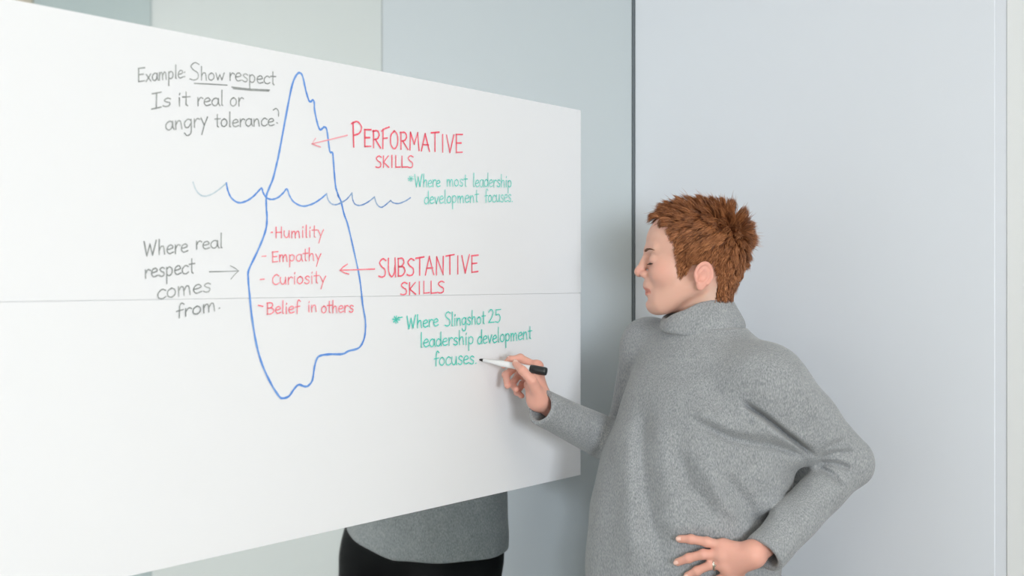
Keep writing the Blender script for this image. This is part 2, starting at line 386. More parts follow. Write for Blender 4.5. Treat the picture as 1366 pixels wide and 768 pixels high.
# red headings
write('P', 466, 195.8, 481, 195.8, 20, 34, 3.0, M_red)
write('ERFORMATIVE', 482.5, 196, 616, 204.5, 20, 23.5, 3.0, M_red)
write('SKILLS', 498, 223.3, 550, 223.5, 12, 15, 2.4, M_red)
write('SUBSTANTIVE', 502, 369.5, 637, 363.2, 20, 23.5, 3.0, M_red)
write('SKILLS', 531, 393, 591.5, 390, 12, 15.5, 2.6, M_red)
strokes('arrow', [[(460.5, 180.7), (437, 186.5), (413.5, 192.0)], [(418, 185), (413.5, 192.0), (424.5, 196.2)]], 2.2, M_redp, 'pale red arrow at the iceberg tip')
strokes('arrow', [[(496.8, 358.7), (473, 359.6), (451, 360.3)], [(460.5, 352.3), (455, 356), (451, 360.3), (456, 363.5), (462.5, 365.4)]], 2.4, M_redf, 'red arrow at the wide part of the iceberg')
# red list
write('Humility', 364, 317.3, 430, 316, 9, 13.5, 2.0, M_redf, extra=[[(358.8, 310), (360.6, 309.8)]])
write('Empathy', 359.6, 349.3, 426.5, 347, 9, 13.5, 2.0, M_redf, extra=[[(346.8, 341.7), (351.8, 341.4)]])
write('Curiosity', 360, 379.8, 433, 377, 9.5, 13.5, 2.0, M_redf, extra=[[(344.4, 372.6), (349.5, 372.2)]])
write('Belief', 352.5, 418.8, 398, 417, 9, 15.5, 2.0, M_redf, extra=[[(341.8, 407), (347.8, 408.4)]])
write('in', 407.5, 416, 421, 415.4, 9, 14, 2.0, M_redf)
write('others', 425.5, 417, 469.5, 416, 9, 14, 2.0, M_redf)
# green notes
def star(cx, cy, r):
    return [[(cx - r * math.cos(a), cy - r * math.sin(a)), (cx + r * math.cos(a), cy + r * math.sin(a))] for a in (0.1, 1.05, 1.65, 2.4)]
write('Where', 550, 249.3, 585, 249, 9, 15.5, 2.0, M_greenf, extra=star(545, 238.5, 3.4))
write('most', 593, 248.6, 621, 248.6, 9, 15, 2.0, M_greenf)
write('leadership', 628, 249.2, 680.5, 249.5, 9.3, 16, 2.0, M_greenf)
write('development', 563, 272.3, 636, 269.5, 9.2, 15, 2.0, M_greenf)
write('focuses.', 643.5, 269.6, 682, 269.2, 9.2, 15, 2.0, M_greenf)
write('Where', 539.5, 438.4, 582.5, 434.6, 10, 16, 2.3, M_green, extra=star(525.5, 426, 4.6) + [[(528, 424), (533.5, 422.8)]])
write('Slingshot', 590, 434.9, 645, 431.2, 10, 19, 2.3, M_green)
write('25', 648, 430.4, 666, 429.6, 10, 17, 2.3, M_green)
write('leadership', 557.5, 463, 630, 458.3, 10, 16, 2.3, M_green)
write('development', 634, 459, 707, 451.5, 10, 16, 2.3, M_green)
write('focuses.', 575.8, 487.6, 634, 484.2, 10.8, 17, 2.3, M_green)

# ------------------------------------------------------------------ implicit surfaces for the figure
f32 = np.float32
def A(p): return np.array(p, f32)
def seg(P, a, b, ra, rb):
    a = A(a); b = A(b); ba = b - a; pa = P - a
    h = np.clip(pa @ ba / float(ba @ ba), 0, 1)
    return np.linalg.norm(pa - h[:, None] * ba, axis=1) - (ra + (rb - ra) * h)
def ell(P, c, r, R=None):
    q = P - A(c)
    if R is not None: q = q @ A(R).T
    r = A(r); k0 = np.linalg.norm(q / r, axis=1); k1 = np.linalg.norm(q / (r * r), axis=1) + 1e-6
    return k0 * (k0 - 1) / k1
def sph(P, c, r): return np.linalg.norm(P - A(c), axis=1) - r
def smin(a, b, k):
    h = np.clip(.5 + .5 * (b - a) / k, 0, 1)
    return b + (a - b) * h - k * h * (1 - h)
def smax(a, b, k): return -smin(-a, -b, k)
def chain(P, pts, rads, k=0.0):
    d = None
    for i in range(len(pts) - 1):
        e = seg(P, pts[i], pts[i + 1], rads[i], rads[i + 1])
        d = e if d is None else (smin(d, e, k) if k else np.minimum(d, e))
    return d

def mesh_sdf(f, lo, hi, h, pad=0.004):
    lo = A(lo); hi = A(hi); B = 8
    nb = np.ceil((hi - lo) / (h * B)).astype(int) + 1
    ax = [lo[i] + (np.arange(nb[i]) * B + (B - 1) / 2) * h for i in range(3)]
    G = np.stack(np.meshgrid(*ax, indexing='ij'), -1).reshape(-1, 3).astype(f32)
    d = np.concatenate([f(c) for c in np.array_split(G, max(1, len(G) // 300000))]).reshape(nb)
    act = np.abs(d) < h * B * 0.87 * 1.35 + pad
    rep = lambda a: a.repeat(B, 0).repeat(B, 1).repeat(B, 2)
    V = rep(np.where(d < 0, -1, 1).astype(f32)); n = nb * B
    bi = np.argwhere(act)
    off = np.stack(np.meshgrid(*[np.arange(B)] * 3, indexing='ij'), -1).reshape(-1, 3)
    for chunk in np.array_split(bi, max(1, len(bi) // 600 + 1)):
        if len(chunk) == 0: continue
        I = (chunk[:, None, :] * B + off[None]).reshape(-1, 3)
        V[I[:, 0], I[:, 1], I[:, 2]] = f((lo + I * h).astype(f32))
    S = V < 0
    cnt = np.zeros(n - 1, np.int8)
    for dx in (0, 1):
        for dy in (0, 1):
            for dz in (0, 1):
                cnt += S[dx:n[0] - 1 + dx, dy:n[1] - 1 + dy, dz:n[2] - 1 + dz]
    cells = np.argwhere((cnt > 0) & (cnt < 8))
    idx = np.full(n - 1, -1, np.int64); idx[cells[:, 0], cells[:, 1], cells[:, 2]] = np.arange(len(cells))
    acc = np.zeros((len(cells), 3)); num = np.zeros(len(cells))
    cor = [(x, y, z) for x in (0, 1) for y in (0, 1) for z in (0, 1)]
    for a in cor:
        for k in range(3):
            if a[k]: continue
            b = list(a); b[k] = 1
            va = V[cells[:, 0] + a[0], cells[:, 1] + a[1], cells[:, 2] + a[2]]
            vb = V[cells[:, 0] + b[0], cells[:, 1] + b[1], cells[:, 2] + b[2]]
            cr = (va < 0) != (vb < 0)
            t = np.where(cr, va / np.where(cr, va - vb, 1), 0)
            p = np.repeat(np.array([a], float), len(cells), 0); p[:, k] += t
            acc += p * cr[:, None]; num += cr
    W = lo + (cells + acc / num[:, None]) * h
    quads = []
    for k in range(3):
        i1, i2 = (k + 1) % 3, (k + 2) % 3
        sl0 = [slice(1, n[i] - 1) for i in range(3)]; sl1 = list(sl0)
        sl0[k] = slice(0, n[k] - 1); sl1[k] = slice(1, n[k])
        a, b = S[tuple(sl0)], S[tuple(sl1)]
        for inside_first in (True, False):
            E = np.argwhere((a & ~b) if inside_first else (~a & b))
            E[:, i1] += 1; E[:, i2] += 1
            def cell(d1, d2):
                c = E.copy(); c[:, i1] += d1; c[:, i2] += d2
                return idx[c[:, 0], c[:, 1], c[:, 2]]
            q = np.stack([cell(-1, -1), cell(0, -1), cell(0, 0), cell(-1, 0)], 1)
            quads.append(q if inside_first else q[:, ::-1])
    Q = np.concatenate(quads); Q = Q[(Q >= 0).all(1)]
    return W.astype(f32), Q

def normals_of(V, Q):
    n = np.cross(V[Q[:, 2]] - V[Q[:, 0]], V[Q[:, 3]] - V[Q[:, 1]]); N = np.zeros_like(V)
    for i in range(4): np.add.at(N, Q[:, i], n)
    return N / (np.linalg.norm(N, axis=1, keepdims=True) + 1e-12)

# --- landmarks of the pose
LX = np.array([.7071, -.7071, 0]); FX = np.array([-.7071, -.7071, 0])      # her left, her front (torso)
SH_L = PX(1020, 514, 2.13); EL_L = PX(1131, 614, 2.175); CU_L = PX(1020, 737, 2.045)
SH_R = np.array([.284, 2.37, 1.392]); EL_R = PX(836, 598, 2.43); CU_R = PX(722, 543, 2.262)
HIP_R = np.array([.275, 2.33, .88]); HIP_L = np.array([.449, 2.161, .85])
H0 = PX(935, 345, 2.25)
yaw = math.radians(6)
HF = np.array([-math.cos(yaw), math.sin(yaw), 0]); HLf = np.array([-math.sin(yaw), -math.cos(yaw), 0]); HUp = np.array([0, 0, 1.0])
HR = np.stack([HF, HLf, HUp])       # world -> local rows
def to_head(P): return ((P - A(H0)) @ A(HR).T).astype(f32)
def from_head(q): return H0 + np.array(q) @ HR
NECK0 = from_head((-.012, 0, -.04)); NECK1 = np.array([.372, 2.250, 1.38])

def head_sdf(q):
    ay = np.abs(q[:, 1]); m = q.copy(); m[:, 1] = ay      # mirrored copy for paired features
    d = ell(q, (.002, 0, .030), (.086, .073, .070))
    d = smin(d, ell(q, (.053, 0, .030), (.0535, .060, .058)), .02)
    d = smin(d, ell(q, (.050, 0, -.032), (.052, .057, .055)), .02)
    d = smin(d, ell(q, (-.032, 0, -.005), (.050, .057, .055)), .02)
    d = smin(d, ell(m, (.072, .034, -.026), (.024, .020, .022)), .02)
    d = smin(d, ell(q, (.062, 0, -.070), (.040, .036, .036)), .02)
    d = smin(d, sph(q, (.0875, 0, -.0905), .0180), .018)
    d = smin(d, seg(m, (.074, .022, -.086), (.012, .051, -.052), .018, .017), .018)
    d = smin(d, seg(m, (.102, .006, .017), (.088, .040, .019), .0075, .0065), .012)      # brow
    d = smax(d, -ell(m, (.112, .030, -.001), (.020, .017, .0125)), .010)                # eye socket
    d = smin(d, seg(q, (.1015, 0, .010), (.1155, 0, -.020), .0080, .0090), .008)         # nose bridge
    d = smin(d, sph(q, (.1195, 0, -.0255), .0098), .006)
    d = smin(d, ell(m, (.1075, .0115, -.0300), (.0105, .0065, .0075)), .005)             # nostril wings
    d = smax(d, -ell(m, (.1130, .0062, -.0365), (.0060, .0032, .0035)), .003)
    d = smin(d, ell(q, (.096, 0, -.051), (.016, .024, .016)), .010)                      # mouth mound
    d = smin(d, ell(q, (.1010, 0, -.0560), (.0090, .0215, .0055)), .004)
    d = smin(d, ell(q, (.0985, 0, -.0685), (.0090, .0185, .0060)), .004)
    d = smax(d, -seg(m, (.113, 0, -.0620), (.0905, .0240, -.0640), .0028, .0020), .003)  # lip line
    d = smax(d, -ell(q, (.113, 0, -.0790), (.010, .022, .0050)), .006)                   # chin fold
    # upper lid over the eye, looking down
    lid = smax(sph(m, (.0865, .0300, -.0030), .0143), -(m[:, 2] + .0085), .002)
    d = smin(d, lid, .004)
    low = smax(sph(m, (.0865, .0300, -.0040), .0135), (m[:, 2] + .0115), .002)
    d = smin(d, low, .004)
    # ears, tipped outwards
    c, s = math.cos(.35), math.sin(.35)
    ct, st = math.cos(.20), math.sin(.20)
    e = m - A((.0005, .0765, -.033))
    ex = e[:, 0] * c + e[:, 1] * s; ey = -e[:, 0] * s + e[:, 1] * c; ez = e[:, 2]
    ex2 = ex * ct + ez * st; ez2 = -ex * st + ez * ct
    E = np.stack([ex2, ey, ez2], 1)
    w = .0192 - .20 * np.clip(-ez2, 0, .05)                    # narrower to the lobe
    rr = np.sqrt((E[:, 0] / (w / .0178)) ** 2 + (E[:, 2] * .0178 / .0265) ** 2)
    disc = np.maximum(rr - .0165, np.abs(E[:, 1] + .001) - .0030)
    rim = np.sqrt((rr - .0155) ** 2 + (E[:, 1] - .0030) ** 2) - .0028
    rim = np.maximum(rim, -(E[:, 2] + .016) * .5 - np.abs(E[:, 0]) * 0)
    anti = np.sqrt((rr - .0088) ** 2 + (E[:, 1] - .0020) ** 2) - .0022
    anti = np.maximum(anti, E[:, 0] * .8 - .004)
    ear = smin(smin(disc, rim, .003), anti, .003)
    ear = smin(ear, ell(E, (.0015, .001, -.0205), (.0085, .0045, .0085)), .004)          # lobe
    ear = smin(ear, ell(E, (.0125, .0020, -.004), (.0040, .0030, .0055)), .003)          # tragus
    ear = smax(ear, -ell(E, (.0015, .0062, -.003), (.0072, .0060, .0095)), .003)
    d = smin(d, ear, .004)
    return d

# hands -----------------------------------------------------------------
def hand_sdf(P, wrist, fore, mcp, fingers, thumb, rp):
    d = seg(P, fore, wrist, rp * 1.6, rp * 1.45)
    for i, m in enumerate(mcp):
        d = smin(d, seg(P, wrist, m, rp * 1.25, rp * .95), .012)
    for i in range(len(mcp) - 1):
        d = smin(d, seg(P, mcp[i], mcp[i + 1], rp * .85, rp * .8), .008)
    d = smin(d, seg(P, wrist, thumb[0][1] * .6 + mcp[1] * .4, rp * 1.4, rp * 1.0), .015)
    for fg in fingers:
        pts, r0 = fg
        e = chain(P, pts, [r0 * 1.05, r0 * .98, r0 * .90, r0 * .80], .0015)
        for j in (1, 2): e = smin(e, sph(P, pts[j], r0 * 1.0), .004)
        d = smin(d, e, .005)
    pts, r0 = thumb
    e = chain(P, pts, [r0 * 1.5, r0 * 1.12, r0 * 1.0, r0 * .82], .004)
    d = smin(d, e, .007)
    return d
R_W = PX(719, 532, 2.280); R_FORE = PX(748, 553, 2.31)
R_MCP = [PX(716, 489, 2.297), PX(717, 498, 2.320), PX(716, 508, 2.342), PX(715, 518, 2.355)]
R_FG = [([R_MCP[0], PX(694, 477.5, 2.308), PX(681, 480, 2.306), PX(672, 487, 2.304)], .0082),
        ([R_MCP[1], PX(688, 489, 2.335), PX(675, 500, 2.322), PX(677, 514, 2.300)], .0082),
        ([R_MCP[2], PX(692, 500, 2.355), PX(683, 512, 2.338), PX(688, 519, 2.315)], .0078),
        ([R_MCP[3], PX(697, 512, 2.365), PX(690, 523, 2.350), PX(696, 528, 2.330)], .0068)]
R_TH = ([PX(718, 526, 2.262), PX(710, 508, 2.246), PX(697, 494, 2.244), PX(688, 485, 2.264)], .0086)
def hand_r(P):
    d = hand_sdf(P, R_W, R_FORE, R_MCP, R_FG, R_TH, .0135)
    return smin(d, seg(P, R_W, PX(707, 513, 2.305), .016, .012), .012)

# sweater ---------------------------------------------------------------
SL = [  # z, centre x, centre y, half width along her left axis, half depth along her front axis
 (0.86, .326, 2.262, .196, .152), (0.95, .328, 2.260, .204, .160), (1.07, .337, 2.255, .204, .162), (1.17, .354, 2.250, .202, .156),
 (1.26, .384, 2.240, .198, .146), (1.33, .388, 2.244, .182, .130), (1.375, .386, 2.248, .150, .108), (1.41, .380, 2.252, .108, .086), (1.44, .374, 2.254, .072, .068)]
SLa = np.array(SL)
zz = np.linspace(SLa[0, 0], SLa[-1, 0], 61)
def smooth_interp(x, xs, ys):
    y = np.interp(x, xs, ys); k = np.array([1, 2, 3, 2, 1.]) / 9
    for _ in range(3):
        yp = np.concatenate([[y[0]] * 2, y, [y[-1]] * 2]); y = np.convolve(yp, k, 'valid')
    return y
SLc = [smooth_interp(zz, SLa[:, 0], SLa[:, i]).astype(f32) for i in range(1, 5)]
def loft(P, grow=0.0):
    z = P[:, 2]; cx, cy, a, b = [np.interp(z, zz, s).astype(f32) for s in SLc]
    a = a + grow; b = b + grow
    x = P[:, 0] - cx; y = P[:, 1] - cy
    l = x * f32(LX[0]) + y * f32(LX[1]); f = x * f32(FX[0]) + y * f32(FX[1])
    k0 = np.sqrt((l / a) ** 2 + (f / b) ** 2) + 1e-6; k1 = np.sqrt((l / a ** 2) ** 2 + (f / b ** 2) ** 2) + 1e-6
    return k0 * (k0 - 1) / k1 * .9
def pixel_of(P):
    y = np.maximum(P[:, 1], .5)
    return 683 + P[:, 0] / y * F, HY - (P[:, 2] - CAMZ) / y * F
def curve_dist(u, v, pts):
    best = None
    for i in range(len(pts) - 1):
        ax_, ay_ = pts[i]; bx, by = pts[i + 1]; dx, dy = bx - ax_, by - ay_
        h = np.clip(((u - ax_) * dx + (v - ay_) * dy) / (dx * dx + dy * dy), 0, 1)
        d = (u - ax_ - dx * h) ** 2 + (v - ay_ - dy * h) ** 2
        # fade towards both ends of the whole curve
        g = (i + h) / (len(pts) - 1)
        best = (d, g) if best is None else (np.where(d < best[0], d, best[0]), np.where(d < best[0], g, best[1]))
    return best
# drape folds of the knit: (points as seen from the front of the figure, depth in m, half width px; + ridge, - valley)
FOLDS = [
 ([(990, 536), (1020, 556), (1050, 580), (1086, 606)], -.026, 3.8),
 ([(1000, 552), (1040, 582), (1075, 600)], .006, 9),
 ([(925, 560), (975, 585), (1030, 594), (1082, 608)], -.012, 7),
 ([(920, 545), (970, 568), (1030, 583)], .007, 10),
 ([(935, 520), (985, 528), (1030, 548)], -.005, 14),
 ([(1089, 611), (1115, 604), (1140, 603)], -.009, 4),
 ([(1089, 616), (1112, 618), (1138, 626)], -.009, 4),
 ([(1090, 621), (1108, 632), (1125, 648)], -.009, 4),
 ([(1090, 606), (1108, 594), (1128, 588)], -.004, 4),
 ([(862, 540), (856, 590), (862, 660), (888, 755)], -.011, 13),
 ([(842, 560), (836, 620), (838, 690), (850, 768)], .010, 15),
 ([(880, 560), (884, 620), (900, 690)], .006, 14),
 ([(905, 600), (920, 650), (955, 690)], -.010, 11),
 ([(930, 610), (955, 650), (985, 695)], .009, 12),
 ([(960, 630), (995, 670), (1010, 700)], -.010, 10),
 ([(1000, 620), (1040, 650), (1030, 690)], .005, 14),
 ([(870, 690), (900, 700), (960, 704)], .006, 12),
 ([(850, 470), (900, 500), (960, 500)], -.003, 18),
 ([(1010, 470), (1060, 510), (1110, 560)], .004, 16),
]
def cyl_cut(P, a, b, r): return seg(P, a, b, r, r)
CUT_L = CU_L - EL_L; CUT_L = CUT_L / np.linalg.norm(CUT_L)
CUT_R = CU_R - EL_R; CUT_R = CUT_R / np.linalg.norm(CUT_R)
def hem_plane(P):               # lifted on her left, where the hand rests
    l = (P[:, 0] - .34) * f32(LX[0]) + (P[:, 1] - 2.25) * f32(LX[1])
    return (.912 + .17 * np.clip(l + .04, 0, .3)) - P[:, 2]
def sweater_sdf(P, folds=True):
    torso = loft(P)
    torso = np.maximum(torso, P[:, 2] - 1.437)
    # dolman sleeve on her left
    armL = smin(seg(P, SH_L, PX(1072, 566, 2.15), .074, .062), seg(P, PX(1072, 566, 2.15), EL_L, .062, .047), .02)
    yoke = seg(P, (.395, 2.245, 1.350), SH_L, .060, .068)
    web = ell(P, PX(1030, 560, 2.19), (.085, .070, .062))
    top = smin(smin(torso, yoke, .05), armL, .035)
    top = smin(top, web, .035)
    armR = smin(seg(P, (.34, 2.28, 1.374), SH_R, .064, .060), seg(P, SH_R, EL_R, .056, .048), .02)
    # forearm sleeves with flat open cuffs
    ea = EL_L; eb = CU_L + CUT_L * .05
    foreL = seg(P, ea + np.array([0, 0, -.008]), eb, .0425, .0375)
    foreL = smax(foreL, ((P - A(CU_L)) @ A(CUT_L)) - .004, .003)
    foreL = smax(foreL, -cyl_cut(P, CU_L - CUT_L * .035, CU_L + CUT_L * .06, .0285), .003)
    foreR = seg(P, EL_R, CU_R + CUT_R * .05, .046, .033)
    foreR = smax(foreR, ((P - A(CU_R)) @ A(CUT_R)) - .002, .003)
    foreR = smax(foreR, -cyl_cut(P, CU_R - CUT_R * .05, CU_R + CUT_R * .06, .0265), .003)
    armR = smin(armR, foreR, .012)
    # the forearm joins the upper sleeve only, not the side of the body
    elbow = smin(armL, foreL, .02)
    # clearance between the side of the body and the forearm, darker back drape behind it
    clear = seg(P, ea + (CU_L - ea) * .22, CU_L, .046, .047)
    top = smax(top, -clear, .006)
    drape = ell(P, PX(1046, 645, 2.285), (.062, .030, .085))
    top = smin(top, drape, .02)
    d = np.minimum(smin(top, elbow, .004), foreL)
    d = smin(d, armR, .02)
    # hollow hem
    d = smax(d, hem_plane(P), .004)
    inner = np.maximum(loft(P, -.014), P[:, 2] - 1.0)
    d = smax(d, -inner, .004)
    if folds:
        u, v = pixel_of(P)
        front = np.clip((2.27 - P[:, 1]) / .04, 0, 1)
        for pts, amp, w in FOLDS:
            q, g = curve_dist(u, v, pts)
            fade = np.clip(np.minimum(g, 1 - g) * 5 + .15, 0, 1)
            d = d - amp * np.exp(-q / (w * w)) * front * fade
        # broad soft unevenness of the knit
        d = d + .0014 * np.sin(P[:, 0] * 41 + P[:, 2] * 23) * np.sin(P[:, 1] * 37 + P[:, 2] * 31)
    return d.astype(f32)

def surf_depth(px, py, off, d0=1.9, d1=2.4):   # where a ray meets the sweater, minus an offset
    ds = np.linspace(d0, d1, 500); pts = np.array([PX(px, py, d) for d in ds], f32)
    t = np.minimum(loft(pts), 9)
    i = int(np.argmax(t < off)); return ds[i] if t[i] < off else 2.08

def on(px, py, off=.010): return PX(px, py, surf_depth(px, py, off))
L_W = PX(1004, 739, 2.035); L_FORE = CU_L - CUT_L * .05
L_MCP = [on(965, 728, .016), on(963, 740, .020), on(967, 753, .019), on(974, 765, .015)]
L_FG = [([L_MCP[0], on(943, 722.5, .016), on(922, 719, .012), on(907, 718.5, .009)], .0086),
        ([L_MCP[1], on(938, 739, .018), on(919, 744, .013), on(904, 749.5, .009)], .0088),
        ([L_MCP[2], on(948, 753, .018), on(930, 761, .013), on(917, 767.5, .009)], .0084),
        ([L_MCP[3], on(960, 772, .014), on(948, 780, .011), on(938, 787, .008)], .0074)]
L_TH = ([PX(992, 745, 2.045), PX(985, 765, 2.060), PX(986, 785, 2.075), PX(994, 800, 2.09)], .0090)
def hand_l(P): return hand_sdf(P, L_W, L_FORE, L_MCP, L_FG, L_TH, .0135)

def body_sdf(P):               # hidden trunk, arms and legs, all one with head and hands
    d = seg(P, NECK1, NECK0, .052, .048)
    d = smin(d, seg(P, (.375, 2.255, 1.33), (.35, 2.26, 1.02), .095, .095), .05)
    d = smin(d, seg(P, (.30, 2.32, 1.34), (.44, 2.19, 1.34), .055, .055), .04)
    d = smin(d, seg(P, HIP_R + [0, 0, .05], HIP_L + [0, 0, .05], .090, .090), .05)
    d = smin(d, chain(P, [SH_R + [.02, -.02, -.03], EL_R, CU_R - CUT_R * .06], [.040, .030, .016], .01), .03)
    d = smin(d, chain(P, [SH_L, EL_L, CU_L - CUT_L * .07], [.045, .032, .018], .01), .03)
    for hp, kn, an in LEGS:
        d = smin(d, chain(P, [hp, kn, an], [.075, .050, .034], .01), .03)
    return d
LEGS = [(HIP_R, np.array([.262, 2.300, .47]), np.array([.280, 2.360, .09])),
        (HIP_L, np.array([.450, 2.125, .47]), np.array([.470, 2.185, .09]))]
def full_sdf(P):
    q = to_head(P)
    d = smin(head_sdf(q), seg(P, NECK1, NECK0, .052, .048), .015)
    return d

# --- person: one body mesh (head, neck, trunk, limbs, hands)
ORG = np.array([.345, 2.26, 0.0])
parts = []
def add_part(f, lo, hi, h):
    V, Q = mesh_sdf(f, lo, hi, h); base = sum(len(p[0]) for p in parts); parts.append((V, Q + base)); return V, Q
hb = [from_head((x, y, z)) for x in (-.10, .14) for y in (-.11, .11) for z in (-.155, .13)]
hV, hQ = add_part(full_sdf, np.min(hb, 0), np.max(hb, 0), .0016)
def box_of(pts, m): a = np.array(pts); return a.min(0) - m, a.max(0) + m
lo, hi = box_of([R_W] + R_MCP + [p for fg, r in R_FG for p in fg] + R_TH[0] + [R_FORE], .026); add_part(hand_r, lo, hi, .0014)
lo, hi = box_of([L_W] + L_MCP + [p for fg, r in L_FG for p in fg] + L_TH[0], .026); add_part(hand_l, lo, hi, .0014)
add_part(body_sdf, (.02, 2.0, .04), (.75, 2.55, 1.46), .008)
BV = np.concatenate([p[0] for p in parts]); BQ = np.concatenate([p[1] for p in parts])
pers_me = np_mesh('person', BV - ORG, BQ)
# colour zones that belong to the skin itself: lips, scalp under the hair, warm ear/cheek/nose and knuckles
HAIRPOLY = [(.086, .084), (.057, .056), (.046, .006), (.043, -.036), (.032, -.030), (.015, -.006), (-.024, -.006), (-.030, -.045), (-.024, -.078), (-.15, -.078), (-.15, .16), (.086, .16)]
def in_poly(x, z, poly):
    c = np.zeros(len(x), bool); n = len(poly)
    for i in range(n):
        x1, z1 = poly[i]; x2, z2 = poly[(i + 1) % n]
        hit = ((z1 > z) != (z2 > z)) & (x < (x2 - x1) * (z - z1) / ((z2 - z1) if z2 != z1 else 1e-9) + x1)
        c ^= hit
    return c
q = to_head(hV)
lips = np.zeros(len(BV), f32); scalp = np.zeros(len(BV), f32); warm = np.zeros(len(BV), f32)
lipm = (np.abs(q[:, 1]) < .0235) & (q[:, 2] < -.0505) & (q[:, 2] > -.0745) & (q[:, 0] > .088)
lw = np.clip(1 - np.maximum(0, np.abs(q[:, 2] + .0625) - (.0095 - .25 * np.abs(q[:, 1]))) / .002, 0, 1)
lips[:len(hV)] = lipm * lw
earv = (np.abs(q[:, 1]) > .0715) & (q[:, 0] < .02) & (q[:, 0] > -.035) & (q[:, 2] < .004)
hm = in_poly(q[:, 0], q[:, 2], HAIRPOLY) & ~earv
scalp[:len(hV)] = hm
warm[:len(hV)] = np.exp(-((q[:, 0] - .080) ** 2 + (q[:, 2] + .025) ** 2) / .024 ** 2) * .4 + earv * .6 + np.exp(-((q[:, 0] - .12) ** 2 + (q[:, 2] + .026) ** 2) / .010 ** 2) * .6
warm[len(hV):] = .45
for nm, arr in (('lips', lips), ('scalp', scalp), ('warm', warm)):
    at = pers_me.attributes.new(nm, 'FLOAT', 'POINT'); at.data.foreach_set('value', arr)
M_skin = material('skin', srgb(222, 176, 154), 0.5, spec=0.35, sss=0.25, bump=(420, 0.10, 0.001))
nt = M_skin.node_tree; bs = nt.nodes['Principled BSDF']
def mixc(prev, fac_attr, col):
    a = nt.nodes.new('ShaderNodeAttribute'); a.attribute_name = fac_attr
    m = nt.nodes.new('ShaderNodeMix'); m.data_type = 'RGBA'
    nt.links.new(a.outputs['Fac'], m.inputs['Factor'])
    if isinstance(prev, tuple): m.inputs['A'].default_value = prev
    else: nt.links.new(prev, m.inputs['A'])
    m.inputs['B'].default_value = col
    return m.outputs['Result']
c_ = mixc(srgb(217, 172, 154), 'warm', srgb(222, 154, 140))
c_ = mixc(c_, 'lips', srgb(204, 136, 122)); c_ = mixc(c_, 'scalp', srgb(110, 66, 40))
nt.links.new(c_, bs.inputs['Base Color'])
person = link('person', pers_me, M_skin)
person.location = ORG
tag(person, 'person in grey turtleneck with spiky ginger hair, writing on the board, hand on hip', 'person')
PO = Vector(ORG)

# eyes
def uv_sphere(name, c, r, mat, parent, n=20):
    lathe(name, [(0, 1e-5)] + [((1 - math.cos(math.pi * i / n)) / 2, r * math.sin(math.pi * i / n)) for i in range(1, n)] + [(1, 1e-5)], c - np.array([r, 0, 0]), c + np.array([r, 0, 0]), mat, parent, 24)
M_eye = material('eye_white', srgb(225, 218, 212), 0.15)
M_iris = material('iris', srgb(70, 70, 62), 0.1)
for sg in (1, -1):
    c = from_head((.0865, .030 * sg, -.004)) - ORG
    uv_sphere('eye', c, .0122, M_eye, person)
    e = bpy.data.objects['eye'] if sg == 1 else bpy.data.objects['eye.001']
    a = from_head((.0955, .030 * sg, -.0105)) - ORG; b = from_head((.0980, .030 * sg, -.0125)) - ORG
    lathe('iris', [(0, .0048), (.6, .0046), (1, 1e-5)], a, b, M_iris, e, 20)

# hair: individually modelled tapered locks gathered into spikes
hN = normals_of(hV, hQ)
ql = q; nl = (hN @ A(HR).T)
cand = np.argwhere(hm & (np.abs(nl[:, 2]) < 2) & (ql[:, 2] > -.080)).ravel()
NT = 420
tc = cand[rng.choice(len(cand), NT, replace=False)]
NS = 17000
roots = cand[rng.choice(len(cand), min(NS, len(cand)), replace=False)]
whorl = np.array([-.070, .028, .055])
def flow(p, n):
    """growth direction at a scalp point (local): away from the whorl, lifted where the hair stands up"""
    t = p - whorl; t = t - n * (t * n).sum(1, keepdims=True); t /= (np.linalg.norm(t, axis=1, keepdims=True) + 1e-6)
    top = np.clip((p[:, 2] - .030) / .055, 0, 1)[:, None]
    back = np.clip((-p[:, 0] - .030) / .045, 0, 1)[:, None] * np.clip((p[:, 2] + .02) / .06, 0, 1)[:, None]
    front = np.clip((p[:, 0] - .045) / .04, 0, 1)[:, None]
    lift = .10 + .42 * top + .55 * back * (1 - top * .4) - .22 * front * top
    nape = np.clip((-p[:, 2] - .01) / .04, 0, 1)[:, None]
    t = t * (1 - nape) + np.array([.15, 0, -1.0]) * nape
    side = (1 - top) * (1 - back) * (1 - nape)
    t = t + side * np.array([.25, 0, -.75])
    d = t * (1 - lift) + n * lift
    d /= np.linalg.norm(d, axis=1, keepdims=True)
    ln = .014 + .017 * top[:, 0] + .013 * back[:, 0] * (1 - top[:, 0] * .5) - .003 * nape[:, 0] - .006 * front[:, 0] * top[:, 0]
    return d, ln
tp = ql[tc].astype(float); tn = nl[tc].astype(float); td, tl = flow(tp, tn)
td += rng.normal(0, .24, td.shape); td /= np.linalg.norm(td, axis=1, keepdims=True)
tl = tl * rng.uniform(.75, 1.30, NT); ttip = tp + td * tl[:, None]
rp = ql[roots].astype(float); rn = nl[roots].astype(float)
own = np.empty(len(rp), int)
for i in range(0, len(rp), 2000):
    dd = ((rp[i:i + 2000, None] - tp[None]) ** 2).sum(2); own[i:i + 2000] = dd.argmin(1)
rd, rl = flow(rp, rn)
rd += rng.normal(0, .12, rd.shape)
rd /= np.linalg.norm(rd, axis=1, keepdims=True)
rl *= rng.uniform(.7, 1.12, len(rl))
free = rp + rd * rl[:, None]
clump = np.clip((rp[:, 2] - .0) / .06, 0, 1) + np.clip((-rp[:, 0] - .03) / .04, 0, 1)
w_ = (rng.uniform(.0, .35, len(rp)) + .42 * np.clip(clump, 0, 1))[:, None]
tip = free * (1 - w_) + (ttip[own] + rng.normal(0, .0026, rp.shape)) * w_
